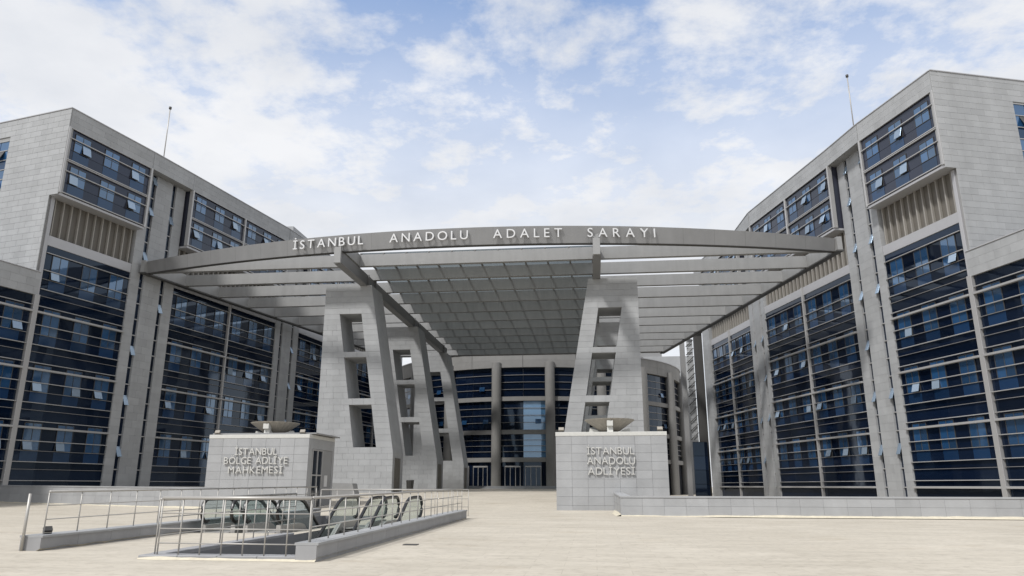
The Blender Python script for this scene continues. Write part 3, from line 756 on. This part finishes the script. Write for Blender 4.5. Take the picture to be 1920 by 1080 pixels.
def bowl(x, label):
    y, z0 = 42.9, 4.345; par = thing('stone_bowl', label, 'bowl', (x, y, z0), 'stone bowls on the sign blocks')
    n_ = 48; prof = [(0.0, 0.10), (0.42, 0.12), (0.60, 0.18), (1.40, 0.74), (1.43, 0.79), (1.34, 0.79), (0.55, 0.30), (0.0, 0.26)]
    v, f = [], []
    for i in range(n_):
        a = 2 * math.pi * i / n_
        for (r, z) in prof:
            rr = r * (1.0 if (i % 2 == 0 or r < 0.5) else 0.955); v.append((x + rr * math.cos(a), y + rr * math.sin(a), z0 + z))
    m_ = len(prof)
    for i in range(n_):
        for k_ in range(m_ - 1): f.append((i * m_ + k_, ((i + 1) % n_) * m_ + k_, ((i + 1) % n_) * m_ + k_ + 1, i * m_ + k_ + 1))
    raw('basin', v, f, 'bowl', par)
    for k_ in range(4):
        a = k_ * math.pi / 2 - math.pi / 2; c, s = math.cos(a), math.sin(a)
        def P(r, w_, z): return (x + c * r - s * w_, y + s * r + c * w_, z0 + z)
        v = [P(0.5, -.16, 0), P(1.2, -.16, 0), P(1.12, -.16, .32), P(0.72, -.16, .22), P(0.5, .16, 0), P(1.2, .16, 0), P(1.12, .16, .32), P(0.72, .16, .22)]
        raw('foot', v, [(0, 1, 2, 3), (7, 6, 5, 4), (0, 4, 5, 1), (1, 5, 6, 2), (2, 6, 7, 3), (3, 7, 4, 0)], 'white', par)
    box('spout', (x - 0.17, y - 1.32, z0 + 0.36), (x + 0.17, y - 0.9, z0 + 0.66), 'white', par)
    box('stem', (x - 0.15, y - 1.12, z0 + 0.002), (x + 0.15, y - 0.85, z0 + 0.36), 'white', par)
bowl(-18.9, 'fluted stone bowl on top of the left sign block')
bowl(0.93, 'fluted stone bowl on top of the right sign block')
def flood(x, y, z, label, rz=0.0, k=1.0, hm='bowl'):
    par = thing('floodlight', label, 'floodlight', (x, y, z), 'small floodlights')
    Mx = Matrix.Translation((x, y, z)) @ Matrix.Rotation(rz, 4, 'Z') @ Matrix.Scale(k, 4)
    def lb(nm, lo, hi, m_, p):
        o = bpy.data.objects.new(nm, box_mesh(*[hi[i] - lo[i] for i in range(3)], m_)); return link(o, Mx @ Matrix.Translation([(lo[i] + hi[i]) / 2 for i in range(3)]), p)
    lb('base', (-0.16, -0.1, 0), (0.16, 0.1, 0.05), 'steel', par)
    o = bpy.data.objects.new('housing', box_mesh(0.36, 0.16, 0.24, hm)); link(o, Mx @ Matrix.Translation((0, 0, 0.2)) @ Matrix.Rotation(R(-35), 4, 'X'), par)
    lb('bracket', (-0.2, -0.03, 0.05), (-0.182, 0.03, 0.24), 'steel', par); lb('bracket', (0.182, -0.03, 0.05), (0.2, 0.03, 0.24), 'steel', par)
for x, lab in ((-21.6, 'small floodlight on the left sign block, at its left corner'), (-16.5, 'small floodlight on the left sign block, at its right corner'), (-1.75, 'small floodlight on the right sign block, at its left corner'), (3.6, 'small floodlight on the right sign block, at its right corner')):
    flood(x, 41.2, 4.345, lab, k=0.8)

# ------------------------------------------------------------------ parapet walls
def parapet(name, pts, hts, label, pw=0.95):
    par = thing(name, label, 'wall', (*pts[0], gz(pts[0][1])), 'low stone parapets at the edge of the plaza')
    for (p, q, h0, h1) in zip(pts, pts[1:], hts, hts[1:]):
        sg = Seg(p, q, 1); nc = max(1, int(round(sg.len / pw))); w_ = sg.len / nc
        for c in range(nc):
            t_ = (c + 0.5) / nc; P = sg.at(sg.len * t_, 0, 0); zt = h0 + (h1 - h0) * t_; zb = gz(P.y) - 0.15; zm = gz(P.y) + (zt - gz(P.y)) * 0.5
            for a, e in ((zb, zm), (zm, zt - 0.075)): sg.box('stone_panel', c * w_ + 0.002, (c + 1) * w_ - 0.002, -0.035, random.uniform(0, 0.008), a + 0.003, e - 0.003, 'block', par)
        v = [sg.at(s, n_, (gz(sg.at(s, 0, 0).y) - 0.15) if k == 0 else (h0 if s == 0 else h1) - 0.075) for k in (0, 1) for (s, n_) in ((0, -0.036), (sg.len, -0.036), (sg.len, -0.42), (0, -0.42))]
        raw('core', v, CUBE_F, 'blockcore', par)
        v = [sg.at(s, n_, (h0 if s <= 0 else h1) + dz) for dz in (-0.072, 0.0) for (s, n_) in ((-0.0, 0.03), (sg.len + 0.0, 0.03), (sg.len + 0.0, -0.45), (-0.0, -0.45))]
        raw('coping', v, CUBE_F, 'block', par)
parapet('parapet_wall', [(1.02, 40.95), (1.14, 34.75), (17.3, 33.4), (48, 31.5)], [1.16, 1.06, 1.05, 1.03], 'low grey stone parapet running right from the right sign block')
parapet('parapet_wall', [(-62, 50.0), (-38.8, 46.2), (-21.96, 41.3)], [1.6, 1.55, 1.42], 'low grey stone parapet running left from the left sign block')
tag(raw('planter_wall', [(-18.2, 50, 0.4), (-15.9, 50, 0.4), (-15.9, 51, 0.4), (-18.2, 51, 0.4), (-18.2, 50, 1.72), (-16.3, 50, 1.66), (-16.3, 51, 1.66), (-18.2, 51, 1.72)], CUBE_F, 'core'), 'low stub of stone wall at the foot of the left tower', 'wall')

# ------------------------------------------------------------------ escalators, curbs, railings
def curb(name, x0, x1, y0, y1, h, label):
    par = thing(name, label, 'curb', ((x0 + x1) / 2, y0, gz(y0)), 'stone curbs of the escalator pit')
    n_ = int((y1 - y0) / 1.2); w_ = (y1 - y0) / n_
    for c in range(n_):
        y = y0 + c * w_
        v = [(x, yy, gz(yy) + dz) for dz in (-0.1, h - 0.05) for (x, yy) in ((x0, y + .003), (x1, y + .003), (x1, y + w_ - .003), (x0, y + w_ - .003))]
        raw('stone_block', v, CUBE_F, 'curb', par)
        v = [(x, yy, gz(yy) + dz) for dz in (h - 0.047, h) for (x, yy) in ((x0 - .03, y + .002), (x1 + .03, y + .002), (x1 + .03, y + w_ - .002), (x0 - .03, y + w_ - .002))]
        raw('coping', v, CUBE_F, 'block', par)
curb('pit_curb', -5.82, -5.4, 14.6, 32.0, 0.35, 'grey stone curb on the right side of the escalator pit')
curb('pit_curb', -12.95, -12.45, 16.25, 33.9, 0.33, 'grey stone curb on the far left of the escalator pit')
par = thing('pit_sill', 'thin stone sill along the front edge of the escalator pit', 'sill', (-7.3, 14.9, 0.08))
for c in range(4): box('stone_block', (-9.15 + c * 0.83, 14.75, 0.0), (-9.15 + (c + 1) * 0.83 - 0.004, 15.19, 0.16), 'curb', par)
for c in range(6): box('stone_block', (-9.15, 15.2 + c * 1.12, 0.0), (-8.81, 15.2 + (c + 1) * 1.12 - 0.004, 0.17), 'curb', par)
def railing(p, q, zb, zt, posts, rails, label, rt=0.028, base=None):
    P, Q = Vector(p), Vector(q); par = thing('guard_railing', label, 'railing', (p[0], p[1], zb(p[1])), 'steel guard railings around the escalators')
    def at(t, dz): u = P.lerp(Q, t); return (u.x, u.y, zb(u.y) + dz)
    for i in range(posts + 1):
        t_ = i / posts; tube('post', [at(t_, 0), at(t_, zt - 0.02)], 0.015, 'metal', par, 6)
    tube('top_rail', [at(0, zt), at(1, zt)], rt, 'metal', par)
    for r_ in rails: tube('rail', [at(0, r_), at(1, r_)], 0.014, 'metal', par, 6)
    return par
railing((-8.85, 14.92), (-5.62, 14.75), lambda y: 0.14, 1.12, 7, (0.24, 0.52, 0.82), 'steel railing across the front end of the escalator pit', 0.036)
railing((-5.61, 14.8), (-5.61, 32.0), lambda y: gz(y) + 0.35, 0.84, 17, (0.28, 0.56), 'steel railing standing on the right pit curb')
railing((-8.95, 15.0), (-8.95, 22.2), lambda y: gz(y) + 0.07, 1.08, 8, (0.36, 0.72), 'steel railing along the left edge of the near escalator pit')
railing((-12.68, 16.6), (-12.68, 33.8), lambda y: gz(y) + 0.33, 0.95, 15, (0.33, 0.64), 'steel railing standing on the far left pit curb')
railing((-12.6, 34.2), (-5.7, 34.2), lambda y: gz(y), 1.15, 9, (0.4, 0.75), 'steel railing across the far end of the escalator pit')
tag(tube('end_post', [(-12.85, 16.2, 0.08), (-12.85, 16.2, 1.33)], 0.032, 'metal'), 'thick steel end post at the near tip of the left pit curb', 'post')
def escalator(xa, xb, ytop, dirn, label):
    """top landing newel at ytop; descends towards dirn (+1 away from the camera, -1 towards it)"""
    g_ = gz(ytop); par = thing('escalator', label, 'escalator', ((xa + xb) / 2, ytop, g_), 'escalators going down from the plaza')
    sl = math.tan(R(30)); fl = 1.3; run = 7.5
    def prof(o):   # outline of balustrade in (distance along run, height); o shrinks the outline
        pts = []
        for k in range(9):
            a = R(-110 + 200 * k / 8); pts.append((-0.15 - (0.34 - o) * math.cos(a), 0.64 + (0.34 - o) * math.sin(a)))
        pts += [(fl * 0.5, 0.98 - o), (fl, 0.98 - o - 0.02), (fl + 0.4, 0.98 - o - 0.14), (fl + run, 0.98 - o - 0.14 - (run - 0.4) * sl)]
        return pts
    for x in (xa, xb):
        tube('handrail', [(x, ytop + dirn * d, g_ + h) for d, h in prof(0.0)], 0.055, 'rubber', par, 8)
        pr = prof(0.04); low = [(fl + run, pr[-1][1] - 0.62), (fl + 0.3, 0.16), (fl, 0.22), (-0.2, 0.22)]
        out = pr + low; v = [(x + dx_, ytop + dirn * d, g_ + h) for dx_ in (-0.008, 0.008) for d, h in out]; n_ = len(out)
        f = [list(range(n_)), list(range(2 * n_ - 1, n_ - 1, -1))] + [(i, (i + 1) % n_, n_ + (i + 1) % n_, n_ + i) for i in range(n_)]
        raw('glass_balustrade', v, f, 'balglass', par)
        sk = [(-0.3, 0.22), (fl, 0.22), (fl + 0.3, 0.16), (fl + run, pr[-1][1] - 0.62), (fl + run, pr[-1][1] - 1.2), (fl, -0.35), (-0.3, -0.1)]
        v = [(x + dx_, ytop + dirn * d, g_ + h) for dx_ in (-0.07, 0.07) for d, h in sk]; n_ = len(sk)
        f = [list(range(n_)), list(range(2 * n_ - 1, n_ - 1, -1))] + [(i, (i + 1) % n_, n_ + (i + 1) % n_, n_ + i) for i in range(n_)]
        raw('skirt', v, f, 'metal', par)
    y_a, y_b = sorted((ytop + dirn * -0.4, ytop + dirn * fl))
    box('landing_plate', (xa + 0.075, y_a, g_ - 0.02), (xb - 0.075, y_b, g_ + 0.012), 'metal', par)
    for k in range(17):
        d = fl + 0.4 * k; h = -0.05 - 0.4 * k * sl; y_a, y_b = sorted((ytop + dirn * d, ytop + dirn * (d + 0.395)))
        box('step', (xa + 0.075, y_a, g_ + h - 0.23), (xb - 0.075, y_b, g_ + h), 'steel', par)
escalator(-6.95, -6.12, 26.2, -1, 'escalator nearest the right curb, going down towards the viewer')
escalator(-8.4, -7.4, 26.2, -1, 'escalator in the near pit beside its left railing, going down towards the viewer')
escalator(-12.0, -11.05, 22.9, 1, 'escalator nearest the left curb, going down away from the viewer')
escalator(-10.65, -9.6, 22.9, 1, 'escalator in the left pit beside the middle wall, going down away')
box('landing', (-8.8, 26.7, 0.0), (-5.85, 27.02, gz(27) + 0.006), 'metal')['kind'] = 'structure'
flood(-12.7, 16.75, gz(16.75) + 0.335, 'small black floodlight on the near end of the left pit curb', R(60), 0.5, 'steel')
tag(box('access_cover', (-4.7, 18.55, gz(18.6) + 0.002), (-4.35, 18.8, gz(18.6) + 0.02), 'steel'), 'small dark access cover in the paving beside the right pit curb', 'cover')

# ------------------------------------------------------------------ roof rods and odds and ends
def rod(x, y, WZ, label):
    par = thing('lightning_rod', label, 'rod', (x, y, WZ), 'thin rods on the roof edges')
    tube('mast', [(x, y, WZ), (x, y, WZ + 5.0)], 0.045, 'metal', par, 6); tube('tip', [(x, y, WZ + 5.0), (x, y, WZ + 5.2)], 0.12, 'steel', par, 8)
rod(-36.7, 55.6, 28.95, 'thin rod on the roof of the left wing'); rod(21.8, 57.2, 29.3, 'thin rod on the roof of the right wing')
tag(box('roof_plant', (-37.6, 79, 29.01), (-34.6, 84, 31.2), 'stone'), 'grey plant room standing on the roof of the left wing', 'roof plant')
bn = thing('litter_bin', 'dark grey litter bin near the second left tower', 'bin', (-17.6, 71.5, gz(71.5)))
v, f = [], []
for i in range(12):
    a = 2 * math.pi * i / 12
    for (r, z) in ((0.32, 0), (0.38, 0.9), (0.36, 0.95)): v.append((-17.6 + r * math.cos(a), 71.5 + r * math.sin(a), gz(71.5) + z))
for i in range(12):
    for k in range(2): f.append((3 * i + k, 3 * ((i + 1) % 12) + k, 3 * ((i + 1) % 12) + k + 1, 3 * i + k + 1))
f.append([3 * i + 2 for i in range(12)]); raw('body', v, f, 'steel', bn)
raw('lid', [(p[0], p[1], p[2] + 0.05) for p in v if abs(p[2] - gz(71.5) - 0.95) < 0.01] , [list(range(12))], 'metal', bn)

# cream mortar smeared along the foot of walls and curbs
M['mortar'] = mat('dried_mortar', (0.56, 0.51, 0.40), 0.9, noise=(6, 0.25, 8), bump=0.4)
v, f = [], []
def smear(p, q, w0, w1):
    P, Q = Vector((*p, 0)), Vector((*q, 0)); d = (Q - P); L_ = d.length; d.normalize(); nrm = Vector((d.y, -d.x, 0)); n_ = int(L_ / 0.18); o = len(v); wd = w0
    for i in range(n_ + 1):
        c = P + d * (L_ * i / n_); wd = max(w0, min(w1, wd + random.uniform(-0.05, 0.05)))
        a_ = c - nrm * 0.03; b_ = c + nrm * wd
        v.append((a_.x, a_.y, gz(a_.y) + 0.035 + wd * 0.25)); v.append((b_.x, b_.y, gz(b_.y) + 0.004))
    for i in range(n_): f.append((o + 2 * i, o + 2 * i + 1, o + 2 * i + 3, o + 2 * i + 2))
smear((1.02, 40.9), (1.14, 34.75), 0.05, 0.35); smear((1.14, 34.73), (17.3, 33.38), 0.03, 0.32); smear((17.3, 33.38), (47, 31.5), 0.03, 0.30)
smear((-5.4, 31.9), (-5.4, 14.6), -0.0, 0.16) ; smear((-9.15, 14.74), (-5.4, 14.58), 0.02, 0.10); smear((-12.44, 31.0), (-12.44, 16.2), 0.0, 0.14); smear((-38.8, 46.17), (-22, 41.27), 0.02, 0.3)
smr = raw('mortar_smears', v, f, 'mortar'); tag(smr, 'cream dried mortar smeared along the foot of the low walls', 'mortar'); smr['kind'] = 'stuff'
